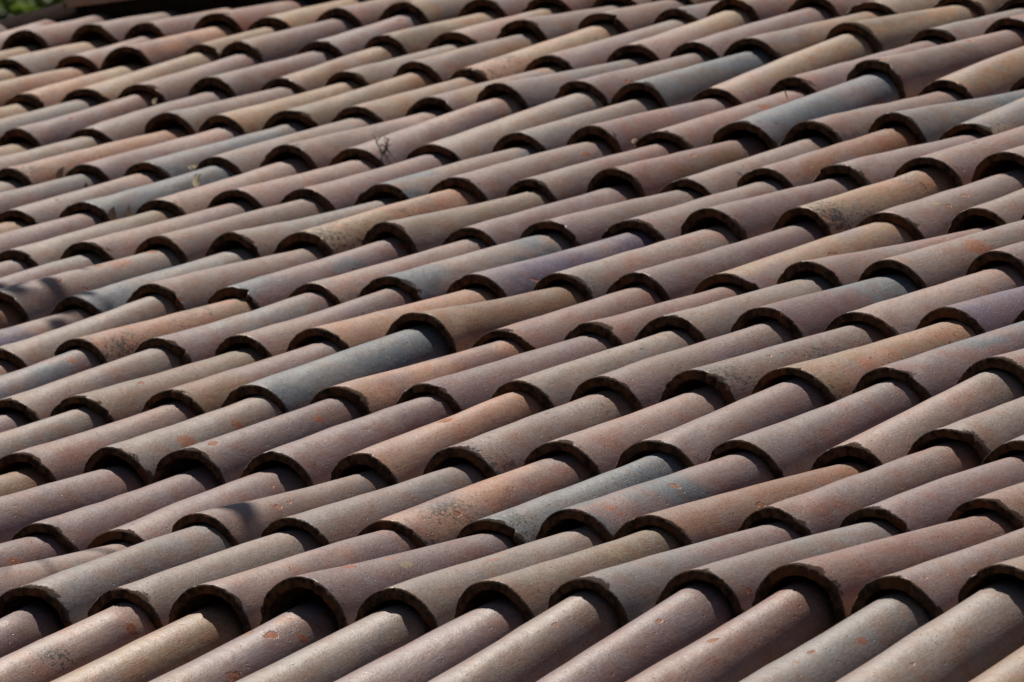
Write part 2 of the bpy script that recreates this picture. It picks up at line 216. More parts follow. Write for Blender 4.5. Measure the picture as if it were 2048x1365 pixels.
TABLE = '''
-1 -2 -2.006 -3.165 -0.300 -2.052 0.061 -0.120 mauve~
-1 -1 -1.009 -3.136 -0.320 -1.011 0.017 -0.087 taupe~
-1 0 0.061 -3.253 -0.322 0.064 0.079 -0.183 mauve/grey
-1 1 0.983 -3.127 -0.334 1.072 0.126 -0.173 pink!
-1 2 1.939 -3.114 -0.347 2.062 -0.015 -0.190 tan
-1 3 3.100 -3.086 -0.337 3.052 0.005 -0.173 mauve!
-1 4 3.992 -3.140 -0.351 4.034 -0.061 -0.166 greige!
-1 5 4.988 -3.071 -0.335 5.041 -0.051 -0.144 mauve
-1 6 6.029 -3.112 -0.330 5.985 -0.087 -0.084 taupe
-1 7 7.046 -3.067 -0.340 6.925 0.087 -0.087 mauve
-1 8 7.995 -3.068 -0.291 7.903 0.036 -0.058 rose
-1 9 8.992 -3.115 -0.310 8.849 -0.006 -0.138 grey!
-1 10 9.973 -3.118 -0.312 9.808 0.054 -0.088 greige
-1 11 11.017 -3.095 -0.317 10.954 -0.037 -0.102 tan
-1 12 11.979 -3.174 -0.320 11.986 -0.066 -0.111 rose~
-1 13 12.993 -3.144 -0.353 13.000 0.000 -0.105 taupe~
0 -4 -4.010 0.042 0.017 -3.983 2.168 -0.129 tan~
0 -3 -2.973 0.009 0.003 -2.985 2.317 -0.115 mauve~
0 -2 -2.052 0.061 -0.019 -1.908 2.366 -0.193 plum!
0 -1 -1.011 0.017 0.014 -0.897 2.236 -0.235 pink
0 0 0.064 0.079 -0.016 0.055 2.261 -0.122 grey
0 1 1.072 0.126 -0.055 1.050 2.214 -0.157 greige
0 2 2.062 -0.015 0.009 2.103 2.190 -0.168 mauve/pink
0 3 3.052 0.005 0.062 3.125 2.191 -0.195 plum!
0 4 4.034 -0.061 -0.024 4.037 2.218 -0.173 greige
0 5 5.041 -0.051 0.023 5.029 1.953 -0.127 olive
0 6 5.985 -0.087 0.043 6.037 2.205 -0.166 mauve/grey
0 7 6.925 0.087 0.050 6.973 2.215 -0.159 grey
0 8 7.903 0.036 0.100 7.971 2.269 -0.133 rose
0 9 8.849 -0.006 0.007 8.880 2.194 -0.127 mauve
0 10 9.808 0.054 0.070 9.877 2.316 -0.126 taupe
0 11 10.954 -0.037 0.002 11.000 2.233 -0.129 taupe~
0 12 11.986 -0.066 -0.007 12.000 2.233 -0.129 mauve~
1 -6 -5.949 2.200 -0.003 -5.969 4.447 -0.134 taupe~
1 -5 -5.015 2.368 -0.042 -5.062 4.415 -0.118 mauve~
1 -4 -3.983 2.168 0.001 -3.973 4.396 -0.150 brown
1 -3 -2.985 2.317 0.015 -2.984 4.468 -0.156 mauve
1 -2 -1.908 2.366 -0.093 -1.974 4.363 -0.177 plum
1 -1 -0.897 2.236 -0.132 -0.963 4.291 -0.177 mauve
1 0 0.055 2.261 -0.008 0.057 4.283 -0.215 taupe
1 1 1.050 2.214 -0.044 1.043 4.360 -0.190 grey
1 2 2.103 2.190 -0.078 2.088 4.438 -0.156 rose/salmon*
1 3 3.125 2.191 -0.088 3.109 4.422 -0.159 slate/teal*
1 4 4.037 2.218 -0.020 4.043 4.359 -0.140 mauve/slate!
1 5 5.029 1.953 -0.011 5.121 4.387 -0.247 rust
1 6 6.037 2.205 -0.035 6.039 4.464 -0.131 rose
1 7 6.973 2.215 -0.056 6.944 4.178 -0.197 mauve
1 8 7.971 2.269 -0.016 8.021 4.378 -0.137 rose
1 9 8.880 2.194 0.003 8.876 4.333 -0.122 tan~
1 10 9.877 2.316 0.003 9.844 4.380 -0.129 pink~
2 -8 -7.922 4.358 -0.003 -7.977 6.365 -0.126 rose~
2 -7 -6.999 4.553 0.020 -7.058 6.453 -0.120 taupe~
2 -6 -5.969 4.447 -0.004 -5.985 6.373 -0.113 mauve
2 -5 -5.062 4.415 0.012 -5.047 6.391 -0.102 greige
2 -4 -3.973 4.396 0.010 -3.988 6.414 -0.074 rose
2 -3 -2.984 4.468 0.025 -3.006 6.442 -0.046 greige!
2 -2 -1.974 4.363 0.010 -1.986 6.386 -0.083 plum!
2 -1 -0.963 4.291 -0.017 -0.973 6.416 -0.080 plum/mauve
2 0 0.057 4.283 -0.044 0.035 6.412 -0.078 salmon!
2 1 1.043 4.360 -0.029 1.007 6.387 -0.081 taupe*
2 2 2.088 4.438 -0.025 2.031 6.410 -0.102 pink
2 3 3.109 4.422 -0.038 3.050 6.407 -0.077 mauve
2 4 4.043 4.359 -0.032 4.023 6.461 -0.083 mauve
2 5 5.121 4.387 -0.108 5.049 6.559 -0.067 greige/pink
2 6 6.039 4.464 -0.012 5.985 6.423 -0.109 greige
2 7 6.944 4.178 -0.053 6.961 6.542 -0.124 taupe
2 8 8.021 4.378 -0.008 7.956 6.412 -0.130 taupe~
2 9 8.876 4.333 0.008 8.854 6.412 -0.130 grey~
3 -10 -9.964 6.541 -0.013 -10.013 8.603 -0.150 taupe~
3 -9 -9.043 6.335 -0.014 -9.001 8.478 -0.149 rose~
3 -8 -7.977 6.365 0.005 -7.988 8.470 -0.123 pink
3 -7 -7.058 6.453 0.010 -7.017 8.526 -0.040 mauve/slate
3 -6 -5.985 6.373 0.013 -6.005 8.498 -0.071 greige
3 -5 -5.047 6.391 0.023 -5.042 8.602 -0.115 olive
3 -4 -3.988 6.414 0.041 -4.005 8.552 -0.057 mauve/brown
3 -3 -3.006 6.442 0.059 -3.023 8.758 -0.013 slate/teal
3 -2 -1.986 6.386 0.034 -1.947 8.628 -0.125 rose/salmon
3 -1 -0.973 6.416 0.027 -0.947 8.673 -0.122 mauve/plum
3 0 0.035 6.412 0.025 0.023 8.590 -0.075 greige
3 1 1.007 6.387 0.041 1.010 8.691 -0.064 mauve/taupe
3 2 2.031 6.410 0.073 2.067 8.618 -0.113 taupe*
3 3 3.050 6.407 0.064 3.078 8.622 -0.101 salmon/tan*
3 4 4.023 6.461 0.024 4.024 8.628 -0.101 slate/mauve
3 5 5.049 6.559 0.059 5.094 8.594 -0.146 mauve
3 6 5.985 6.423 0.021 6.004 8.585 -0.129 mauve~
3 7 6.961 6.542 0.005 6.943 8.600 -0.130 mauve~
4 -12 -11.967 8.578 -0.032 -11.951 10.737 -0.174 taupe~
4 -11 -11.009 8.652 -0.000 -10.971 10.687 -0.143 grey~
4 -10 -10.013 8.603 -0.019 -10.001 10.632 -0.043 rust
4 -9 -9.001 8.478 -0.018 -9.013 10.680 -0.142 pink/violet
4 -8 -7.988 8.470 0.008 -7.998 10.694 -0.049 greige
4 -7 -7.017 8.526 0.062 -6.978 10.715 -0.113 tan/salmon*
4 -6 -6.005 8.498 0.044 -5.980 10.672 -0.081 mauve/grey
4 -5 -5.042 8.602 0.017 -5.040 10.747 -0.092 mauve
4 -4 -4.005 8.552 0.065 -3.969 10.739 -0.115 salmon
4 -3 -3.023 8.758 0.131 -2.978 10.709 -0.122 brown/tan
4 -2 -1.947 8.628 -0.035 -1.968 10.629 -0.135 rose
4 -1 -0.947 8.673 -0.008 -0.942 10.621 -0.173 mauve/rose
4 0 0.023 8.590 0.047 0.024 10.610 -0.123 greige
4 1 1.010 8.691 0.066 0.998 10.540 -0.094 slate/plum
4 2 2.067 8.618 0.007 2.051 10.673 -0.109 pink
4 3 3.078 8.622 0.018 3.117 10.769 -0.169 violet
4 4 4.024 8.628 0.017 4.025 10.584 -0.119 mauve
4 5 5.094 8.594 -0.016 5.060 10.668 -0.130 mauve~
4 6 6.004 8.585 0.001 6.021 10.668 -0.130 tan~
5 -14 -14.003 10.653 -0.017 -13.952 12.969 -0.124 greige~
5 -13 -13.066 10.655 -0.024 -13.034 13.125 -0.131 pink~
5 -12 -11.951 10.737 -0.043 -11.966 13.018 -0.114 mauve
5 -11 -10.971 10.687 -0.012 -10.971 13.002 -0.113 mauve/grey
5 -10 -10.001 10.632 0.083 -9.987 13.002 -0.088 greige!
5 -9 -9.013 10.680 -0.022 -9.036 13.060 -0.126 grey/slate
5 -8 -7.998 10.694 0.075 -7.993 12.941 -0.115 taupe
5 -7 -6.978 10.715 0.001 -7.005 13.062 -0.100 mauve/slate!
5 -6 -5.980 10.672 0.013 -5.970 13.006 -0.136 taupe/pink
5 -5 -5.040 10.747 0.034 -5.024 13.080 -0.150 greige/slate
5 -4 -3.969 10.739 0.019 -3.952 13.052 -0.154 violet
5 -3 -2.978 10.709 0.001 -2.994 13.082 -0.134 pink/greige
5 -2 -1.968 10.629 -0.009 -1.956 13.102 -0.155 plum
5 -1 -0.942 10.621 -0.051 -0.927 13.024 -0.167 tan/mauve
5 0 0.024 10.610 0.033 0.105 13.113 -0.278 rose
5 1 0.998 10.540 0.030 1.053 12.949 -0.143 taupe!
5 2 2.051 10.673 0.036 2.051 13.180 -0.126 mauve
5 3 3.117 10.769 -0.039 3.084 13.041 -0.130 pink~
5 4 4.025 10.584 0.011 4.029 13.041 -0.130 taupe~
6 -16 -15.953 12.899 -0.005 -15.951 15.104 -0.097 tan~
6 -15 -14.957 12.942 0.012 -14.938 15.252 -0.108 tan~
6 -14 -13.952 12.969 0.007 -13.983 15.168 -0.154 tan
6 -13 -13.034 13.125 -0.000 -12.996 15.193 -0.149 mauve
6 -12 -11.966 13.018 -0.024 -11.952 15.232 -0.158 olive/greige
6 -11 -10.971 13.002 0.026 -10.953 15.270 -0.112 mauve
6 -10 -9.987 13.002 0.046 -9.953 15.245 -0.120 taupe
6 -9 -9.036 13.060 0.037 -9.007 15.286 -0.172 grey/greige
6 -8 -7.993 12.941 0.027 -7.964 15.290 -0.119 salmon/sand*
6 -7 -7.005 13.062 0.059 -6.965 15.226 -0.145 olive
6 -6 -5.970 13.006 -0.021 -5.966 15.314 -0.170 plum/mauve
6 -5 -5.024 13.080 -0.012 -4.995 15.153 -0.208 taupe/mauve
6 -4 -3.952 13.052 -0.036 -3.961 15.154 -0.166 taupe
6 -3 -2.994 13.082 0.035 -2.997 15.049 -0.142 mauve
6 -2 -1.956 13.102 -0.006 -1.988 15.080 -0.109 salmon/sand*
6 -1 -0.927 13.024 -0.075 -0.987 15.064 -0.180 taupe
6 0 0.105 13.113 -0.095 0.046 15.389 -0.141 taupe
6 1 1.053 12.949 -0.013 1.035 15.257 -0.154 taupe~
6 2 2.051 13.180 0.004 2.068 15.207 -0.130 pink~
7 -18 -18.133 15.144 -0.001 -18.093 17.258 -0.147 rose~
7 -17 -17.035 15.217 0.010 -17.054 17.378 -0.160 greige~
7 -16 -15.951 15.104 0.034 -15.945 17.203 -0.149 greige
7 -15 -14.938 15.252 0.023 -14.939 17.338 -0.159 grey/mauve
7 -14 -13.983 15.168 -0.055 -13.983 17.271 -0.177 pink
7 -13 -12.996 15.193 -0.020 -12.989 17.287 -0.132 slate/teal
7 -12 -11.952 15.232 -0.045 -11.989 17.300 -0.122 pink
7 -11 -10.953 15.270 0.010 -10.955 17.235 -0.143 pink/mauve
7 -10 -9.953 15.245 -0.014 -9.957 17.245 -0.136 mauve
7 -9 -9.007 15.286 -0.017 -8.992 17.507 -0.176 taupe/slate
7 -8 -7.964 15.290 0.011 -7.960 17.454 -0.136 taupe/mauve
7 -7 -6.965 15.226 -0.036 -6.959 17.327 -0.162 rose/taupe
7 -6 -5.966 15.314 0.011 -5.973 17.309 -0.170 rose/brown
7 -5 -4.995 15.153 -0.106 -5.026 17.285 -0.192 taupe
7 -4 -3.961 15.154 -0.036 -3.976 17.298 -0.132 rust/mauve
7 -3 -2.997 15.049 -0.018 -2.962 17.112 -0.211 mauve
7 -2 -1.988 15.080 0.004 -1.945 17.393 -0.116 rose
7 -1 -0.987 15.064 0.013 -0.935 17.344 -0.132 pink
7 0 0.046 15.389 -0.011 0.048 17.296 -0.130 grey~
7 1 1.035 15.257 -0.024 1.031 17.296 -0.130 taupe~
8 -20 -19.945 17.286 0.001 -20.016 19.626 -0.127 rose~
8 -19 -19.034 17.341 0.020 -18.994 19.570 -0.166 rose~
8 -18 -18.093 17.258 -0.016 -18.074 19.697 -0.221 tan
8 -17 -17.054 17.378 -0.029 -16.993 19.639 -0.196 olive/greige
8 -16 -15.945 17.203 -0.015 -15.911 19.836 -0.219 salmon*
8 -15 -14.939 17.338 -0.047 -14.948 19.628 -0.166 pink/mauve
8 -14 -13.983 17.271 -0.050 -13.984 19.647 -0.181 slate
8 -13 -12.989 17.287 -0.037 -12.989 19.631 -0.147 taupe
8 -12 -11.989 17.300 0.045 -11.977 19.626 -0.133 pink/taupe
8 -11 -10.955 17.235 -0.023 -10.989 19.704 -0.056 pink/mauve
8 -10 -9.957 17.245 -0.033 -9.965 19.797 -0.079 greige
8 -9 -8.992 17.507 -0.012 -9.045 19.595 -0.156 greige/grey
8 -8 -7.960 17.454 0.026 -7.966 19.498 -0.148 rose/mauve
8 -7 -6.959 17.327 -0.047 -6.982 19.604 -0.128 rose!
8 -6 -5.973 17.309 -0.000 -6.013 19.681 -0.046 slate
8 -5 -5.026 17.285 -0.024 -5.009 19.471 -0.215 rose/taupe
8 -4 -3.976 17.298 0.015 -3.914 19.613 -0.265 slate/grey
8 -3 -2.962 17.112 -0.104 -2.986 19.634 -0.106 tan/grey*
8 -2 -1.945 17.393 0.014 -1.956 19.740 -0.147 rose~
8 -1 -0.935 17.344 -0.002 -0.961 19.645 -0.130 rose~
9 -22 -21.981 19.748 0.005 -22.003 21.877 -0.116 tan~
9 -21 -20.979 19.797 -0.004 -20.994 21.785 -0.125 mauve~
9 -20 -20.016 19.626 0.004 -19.972 21.817 -0.186 sand/tan
9 -19 -18.994 19.570 -0.035 -18.996 21.782 -0.166 grey
9 -18 -18.074 19.697 -0.064 -18.095 21.760 -0.146 rose/mauve
9 -17 -16.993 19.639 -0.106 -17.020 21.826 -0.173 mauve/taupe
9 -16 -15.911 19.836 -0.016 -15.913 21.778 -0.194 taupe
9 -15 -14.948 19.628 -0.041 -14.952 21.747 -0.154 tan/sand
9 -14 -13.984 19.647 -0.041 -14.000 21.817 -0.143 tan/olive
9 -13 -12.989 19.631 -0.040 -13.016 21.504 -0.153 tan
9 -12 -11.977 19.626 0.006 -11.984 21.691 -0.127 tan/mauve
9 -11 -10.989 19.704 0.103 -10.947 21.905 -0.140 grey
9 -10 -9.965 19.797 0.052 -9.979 21.764 -0.092 taupe/mauve!
9 -9 -9.045 19.595 0.037 -9.072 21.616 -0.094 slate/teal
9 -8 -7.966 19.498 -0.058 -7.985 21.954 -0.039 sand/pink
9 -7 -6.982 19.604 -0.015 -6.944 21.955 -0.149 mauve/rose
9 -6 -6.013 19.681 0.102 -5.949 22.014 -0.139 pink/taupe
9 -5 -5.009 19.471 -0.114 -5.061 21.952 -0.132 tan/pink
9 -4 -3.914 19.613 -0.134 -3.969 21.625 -0.142 slate/greige
9 -3 -2.986 19.634 0.024 -2.983 21.804 -0.131 grey~
9 -2 -1.956 19.740 -0.016 -1.967 21.804 -0.131 grey~
10 -24 -23.955 21.847 -0.011 -24.007 23.811 -0.147 greige~
10 -23 -23.176 21.759 0.037 -23.126 23.755 -0.121 pink~
10 -22 -22.003 21.877 0.015 -21.997 23.790 -0.125 sand
10 -21 -20.994 21.785 0.006 -20.978 23.858 -0.168 salmon/sand
10 -20 -19.972 21.817 -0.071 -20.020 23.729 -0.173 sand/salmon
10 -19 -18.996 21.782 -0.052 -18.997 23.867 -0.123 sand/tan
10 -18 -18.095 21.760 -0.039 -18.133 23.626 -0.106 mauve
10 -17 -17.020 21.826 -0.021 -17.025 23.695 -0.139 mauve/taupe
10 -16 -15.913 21.778 -0.082 -15.959 23.603 -0.127 tan
10 -15 -14.952 21.747 -0.043 -14.964 23.659 -0.157 greige/olive
10 -14 -14.000 21.817 0.005 -14.014 23.754 -0.130 tan/taupe
10 -13 -13.016 21.504 -0.063 -12.997 23.880 -0.100 sand/salmon*
10 -12 -11.984 21.691 -0.008 -11.951 23.952 -0.116 taupe/mauve
10 -11 -10.947 21.905 0.011 -10.996 23.791 -0.025 sand/pink
10 -10 -9.979 21.764 0.025 -9.969 23.903 -0.085 mauve
10 -9 -9.072 21.616 0.055 -9.026 23.686 -0.123 tan/taupe
10 -8 -7.985 21.954 0.088 -7.946 23.816 -0.151 sand/olive
10 -7 -6.944 21.955 -0.039 -6.976 23.600 -0.184 grey
10 -6 -5.949 22.014 0.011 -5.949 23.724 -0.112 mauve/rose
10 -5 -5.061 21.952 -0.002 -5.034 23.671 -0.157 pink~
10 -4 -3.969 21.625 -0.011 -3.970 23.762 -0.131 pink~
11 -26 -25.994 23.669 -0.027 -25.993 25.466 -0.102 pink~
11 -25 -25.019 23.626 -0.014 -24.955 25.191 -0.138 greige~
11 -24 -24.007 23.811 -0.016 -24.018 25.345 -0.177 greige
11 -23 -23.126 23.755 0.011 -23.149 25.309 -0.137 tan
11 -22 -21.997 23.790 -0.007 -22.027 25.316 -0.130 sand/greige
11 -21 -20.978 23.858 -0.033 -21.033 25.202 -0.103 rose/pink
11 -20 -20.020 23.729 0.055 -20.021 25.367 -0.067 salmon/rose
11 -19 -18.997 23.867 -0.007 -19.036 25.184 -0.092 sand/tan
11 -18 -18.133 23.626 0.038 -18.111 25.362 -0.075 mauve
11 -17 -17.025 23.695 -0.036 -17.056 25.301 -0.088 mauve
11 -16 -15.959 23.603 -0.002 -15.934 25.414 -0.128 sand/olive
11 -15 -14.964 23.659 -0.027 -14.957 25.373 -0.138 tan/pink
11 -14 -14.014 23.754 0.038 -13.964 25.377 -0.157 taupe
11 -13 -12.997 23.880 0.028 -13.031 25.265 -0.130 mauve
11 -12 -11.951 23.952 0.011 -11.953 25.436 -0.135 mauve/grey
11 -11 -10.996 23.791 0.112 -10.933 25.322 -0.096 tan/pink
11 -10 -9.969 23.903 0.062 -9.942 25.395 -0.153 pink/rose
11 -9 -9.026 23.686 -0.020 -9.034 25.210 -0.162 sand
11 -8 -7.946 23.816 -0.038 -8.003 25.236 -0.118 olive/sand
11 -7 -6.976 23.600 -0.072 -6.983 25.313 -0.131 olive
11 -6 -5.949 23.724 0.019 -5.975 25.313 -0.131 taupe~
11 -5 -5.034 23.671 -0.026 -5.035 25.313 -0.131 grey~
12 -28 -28.001 25.384 0.005 -28.000 26.763 -0.080 rose~
12 -27 -27.013 25.337 -0.009 -27.000 26.763 -0.080 greige~
12 -26 -25.993 25.466 0.030 -26.000 26.763 -0.080 taupe
12 -25 -24.955 25.191 -0.007 -25.000 26.763 -0.080 greige
12 -24 -24.018 25.345 -0.046 -24.000 26.763 -0.080 rose/pink
12 -23 -23.149 25.309 0.056 -23.130 26.763 -0.080 mauve/pink
12 -22 -22.027 25.316 0.074 -22.003 26.763 -0.080 greige
12 -21 -21.033 25.202 0.058 -21.000 26.763 -0.080 mauve/rose
12 -20 -20.021 25.367 0.086 -19.998 26.763 -0.080 pink/rose
12 -19 -19.036 25.184 0.025 -19.012 26.763 -0.080 tan/sand
12 -18 -18.111 25.362 0.042 -18.103 26.763 -0.080 pink/rose
12 -17 -17.056 25.301 0.068 -17.030 26.763 -0.080 greige/sand
12 -16 -15.934 25.414 0.021 -15.939 26.763 -0.080 mauve
12 -15 -14.957 25.373 0.010 -14.961 26.763 -0.080 rose
12 -14 -13.964 25.377 -0.026 -13.999 26.763 -0.080 mauve
12 -13 -13.031 25.265 0.001 -13.002 26.763 -0.080 tan
12 -12 -11.953 25.436 -0.004 -11.973 26.763 -0.080 rose
12 -11 -10.933 25.322 0.035 -10.957 26.763 -0.080 taupe
12 -10 -9.942 25.395 -0.022 -9.964 26.763 -0.080 tan
12 -9 -9.034 25.210 -0.031 -9.024 26.763 -0.080 greige~
12 -8 -8.003 25.236 0.013 -7.970 26.763 -0.080 pink~
'''
SPOTS = {(-1, 3): [(0.014, 0.562, 0.0155, 'o'), (0.055, 0.552, 0.0074, 'o')], (0, 5): [(0.038, 0.269, 0.0183, 'y')], (5, 1): [(0.042, 0.206, 0.0252, 'o')], (5, -10): [(0.022, 0.342, 0.0235, 'o')], (1, 4): [(0.034, 0.058, 0.0112, 'o'), (0.052, 0.057, 0.0052, 'o')], (0, 3): [(0.022, 0.198, 0.011, 'o'), (0.053, 0.197, 0.0102, 'y')], (0, 4): [(0.02, 0.23, 0.0101, 'o')], (0, -2): [(0.05, 0.361, 0.0116, 'o')], (1, 3): [(0.035, 0.04, 0.0174, 'b')], (2, -3): [(0.058, 0.144, 0.0142, 'o'), (0.059, 0.277, 0.0095, 'o')], (2, -2): [(0.043, 0.305, 0.0094, 'o')], (3, -7): [(0.037, 0.363, 0.008, 'o')], (2, 5): [(0.009, 0.013, 0.0079, 'o')], (6, -10): [(0.08, 0.11, 0.0087, 'o')], (1, 2): [(0.028, 0.113, 0.0228, 'b')], (7, -8): [(0.043, 0.364, 0.0088, 'o')], (-1, 9): [(0.045, 0.466, 0.0077, 'o'), (0.019, 0.338, 0.0061, 'o')], (3, 2): [(0.072, 0.297, 0.0221, 'b')], (4, -7): [(0.065, 0.061, 0.0173, 'b')], (4, -3): [(0.069, -0.019, 0.003, 'b')], (6, -2): [(0.051, 0.047, 0.0204, 'b')], (6, -8): [(0.048, -0.0, 0.0172, 'b')], (5, -3): [(0.062, 0.001, 0.0141, 'b')], (-1, 1): [(0.042, 0.449, 0.0134, 'b'), (0.054, 0.607, 0.0075, 'o')], (2, -5): [(0.026, 0.473, 0.0048, 'o')], (8, -11): [(0.055, 0.436, 0.0068, 'o')], (8, -16): [(0.038, 0.04, 0.0142, 'b')], (10, -13): [(0.02, 0.128, 0.0192, 'b')], (3, 0): [(0.034, 0.309, 0.0038, 'b')], (1, 7): [(0.022, 0.036, 0.0075, 'y')], (5, 2): [(0.041, -0.022, 0.0058, 'o')], (3, 4): [(0.011, 0.142, 0.0063, 'o')], (6, -1): [(0.035, 0.124, 0.0071, 'y')], (4, 0): [(0.034, -0.02, 0.0048, 'o')], (8, -4): [(0.035, 0.167, 0.0086, 'y')], (7, -5): [(0.048, 0.131, 0.0053, 'b')]}

PAL_ = dict(taupe=(.265, .205, .18), greige=(.30, .248, .22), grey=(.245, .225, .215), mauve=(.26, .19, .185), plum=(.205, .14, .137),
           violet=(.15, .122, .175), slate=(.16, .182, .205), teal=(.20, .21, .215), tan=(.33, .235, .16), sand=(.39, .295, .21),
           salmon=(.42, .26, .185), pink=(.34, .245, .215), rose=(.275, .175, .15), brown=(.24, .155, .10), olive=(.245, .195, .145), rust=(.27, .145, .085))
def vivid(v, s=1.12):
    m = sum(v)/3; return tuple(m+(x-m)*s for x in v)
PAL = {k: tuple(a*b for a, b in zip(vivid(v), (.92, .885, .86))) for k, v in PAL_.items()}
WORD = dict(taupe='taupe brown', greige='pale greyish beige', grey='weathered grey', mauve='mauve grey', plum='dark plum red', violet='deep violet',
            slate='slate blue grey', teal='cool greenish grey', tan='tan', sand='yellowish sand coloured', salmon='salmon orange', pink='dusty pink',
            rose='rose brown', brown='warm brown', olive='olive brown', rust='rusty orange brown')
ORD = ('first second third fourth fifth sixth seventh eighth ninth tenth eleventh twelfth thirteenth fourteenth fifteenth '
       'sixteenth seventeenth eighteenth nineteenth twentieth').split()
CUSTOM = {}   # (course, chain) -> look

# ---------------------------------------------------------------- one curved clay tile, its lip at the origin, running up +Y
def tile_mesh(rng, L, R0, R1, th0, leg=.012, NA=56):
    ys = np.array([.0, .0028, .0075, .016, .03, .05, .08, .11, .15, .19, .23, .28, .33, .38, .43, .48, .53, .6])*1.0
    ys = np.unique(np.append(ys[ys < L-.012], L))
    n = len(ys)
    phi = np.linspace(-math.pi/2, math.pi/2, NA-1)
    cosx = np.concatenate(([-1.], np.sin(phi), [1.])); cosz = np.concatenate(([0.], np.cos(phi), [0.]))
    drop = np.zeros(NA+1); drop[0] = drop[-1] = leg
    ang = np.concatenate(([phi[0]], phi, [phi[-1]]))
    def wob(amp, fy, fa, k=4):
        w = 0
        for _ in range(k):
            a, b, c = rng.uniform(.3, 1)*fy, rng.uniform(.3, 1)*fa, rng.uniform(0, 6.28)
            w = w + np.sin(ys[:, None]*a*6.28 + ang[None, :]*b + c)
        return w*amp/k
    d = wob(.0034, 1.8, 3.2) + wob(.0009, 10, 8)
    lipj = np.zeros(NA+1)
    for _ in range(5):
        lipj += np.sin(ang*rng.uniform(3, 26)+rng.uniform(0, 6.28))*rng.uniform(.0003, .0011)
    for _ in range(5): lipj += np.sin(ang*rng.uniform(30, 70)+rng.uniform(0, 6.28))*rng.uniform(.0001, .0004)
    for _ in range(rng.integers(1, 5)):                      # little bites out of the rim
        a0 = rng.uniform(-1.3, 1.3); wdt = rng.uniform(.04, .14); lipj += rng.uniform(.002, .007)*np.exp(-((ang-a0)/wdt)**2)
    f = ys/ys[-1]
    flare = .001*np.exp(-ys/.02)*rng.uniform(-.3, 1)
    R = R0 + (R1-R0)*f**.9 + flare
    squash = 1 + rng.uniform(-.05, .05)
    bend = np.sin(f*math.pi)*rng.uniform(-.003, .003)
    sag = np.sin(f*math.pi)*rng.uniform(-.002, .002)
    if rng.random() < .12:
        a0 = rng.uniform(-1., 1.2); lipj += rng.uniform(.008, .018)*np.clip(1-np.abs((ang-a0)/rng.uniform(.08, .22)), 0, 1)**.7
    th = th0 + wob(.0016, 2, 5)
    w_lip = np.exp(-ys/.012)
    def ring(j, rr, yy):
        x = cosx*rr*squash + bend[j]; z = cosz*rr/squash - drop + sag[j] + (R0-R[j])/squash
        return np.stack([x, yy, z], 1)
    V = []; Z = []
    edge_in = .0018 + .0012*np.abs(np.sin(ang*rng.uniform(5, 9)+rng.uniform(0, 6))*np.sin(ang*rng.uniform(14, 30)))
    for j in range(n-1, -1, -1):                             # outer skin, back to lip
        rr = R[j] + d[j]; yy = ys[j] + lipj*w_lip[j]
        if j == 0: rr = rr - edge_in
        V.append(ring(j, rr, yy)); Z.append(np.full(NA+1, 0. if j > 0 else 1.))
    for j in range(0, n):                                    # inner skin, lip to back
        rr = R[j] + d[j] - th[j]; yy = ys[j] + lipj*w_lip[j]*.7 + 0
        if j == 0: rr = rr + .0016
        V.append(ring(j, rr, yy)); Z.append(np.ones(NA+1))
    V = np.array(V); M = len(V)
    # lift so the crest of the lip sits at z = 0 (origin at the crest of the lip)
    z0 = V[n-1][:, 2].max(); V[:, :, 2] -= z0
    co = V.reshape(-1, 3); zo = np.concatenate(Z)
    N1 = NA+1; F = []
    for m in range(M):
        m2 = (m+1) % M
        for i in range(NA):
            F.append((m*N1+i, m*N1+i+1, m2*N1+i+1, m2*N1+i))
    for m in range(n-1):
        a, b = m, M-1-m
        F.append((a*N1, (a+1)*N1, (b-1)*N1, b*N1)); F.append((a*N1+NA, b*N1+NA, (b-1)*N1+NA, (a+1)*N1+NA))
    F = [q for q in F]
    me = bpy.data.meshes.new('clay_tile'); me.from_pydata(co.tolist(), [], F)
    at = me.attributes.new('zone', 'FLOAT', 'POINT'); at.data.foreach_set('value', zo.astype(np.float32))
    me.polygons.foreach_set('use_smooth', [True]*len(me.polygons)); me.update()
    return me

rows = {}
for ln in TABLE.strip().split('\n'):
    c, k, u, v, h, u2, v2, h2, code = ln.split()
    rows.setdefault(int(c), []).append((int(k), float(u), float(v), float(h), float(u2), float(v2), float(h2), code))

def put(o, p0, p1):                                          # tile axis from p0 (crest of the lip) towards p1
    d = (p1-p0).normalized(); up = M_ROOF.to_3x3() @ Vector((0, 0, 1))
    x = d.cross(up).normalized(); z = x.cross(d)
    o.matrix_world = Matrix.Translation(p0) @ Matrix((x, d, z)).transposed().to_4x4()

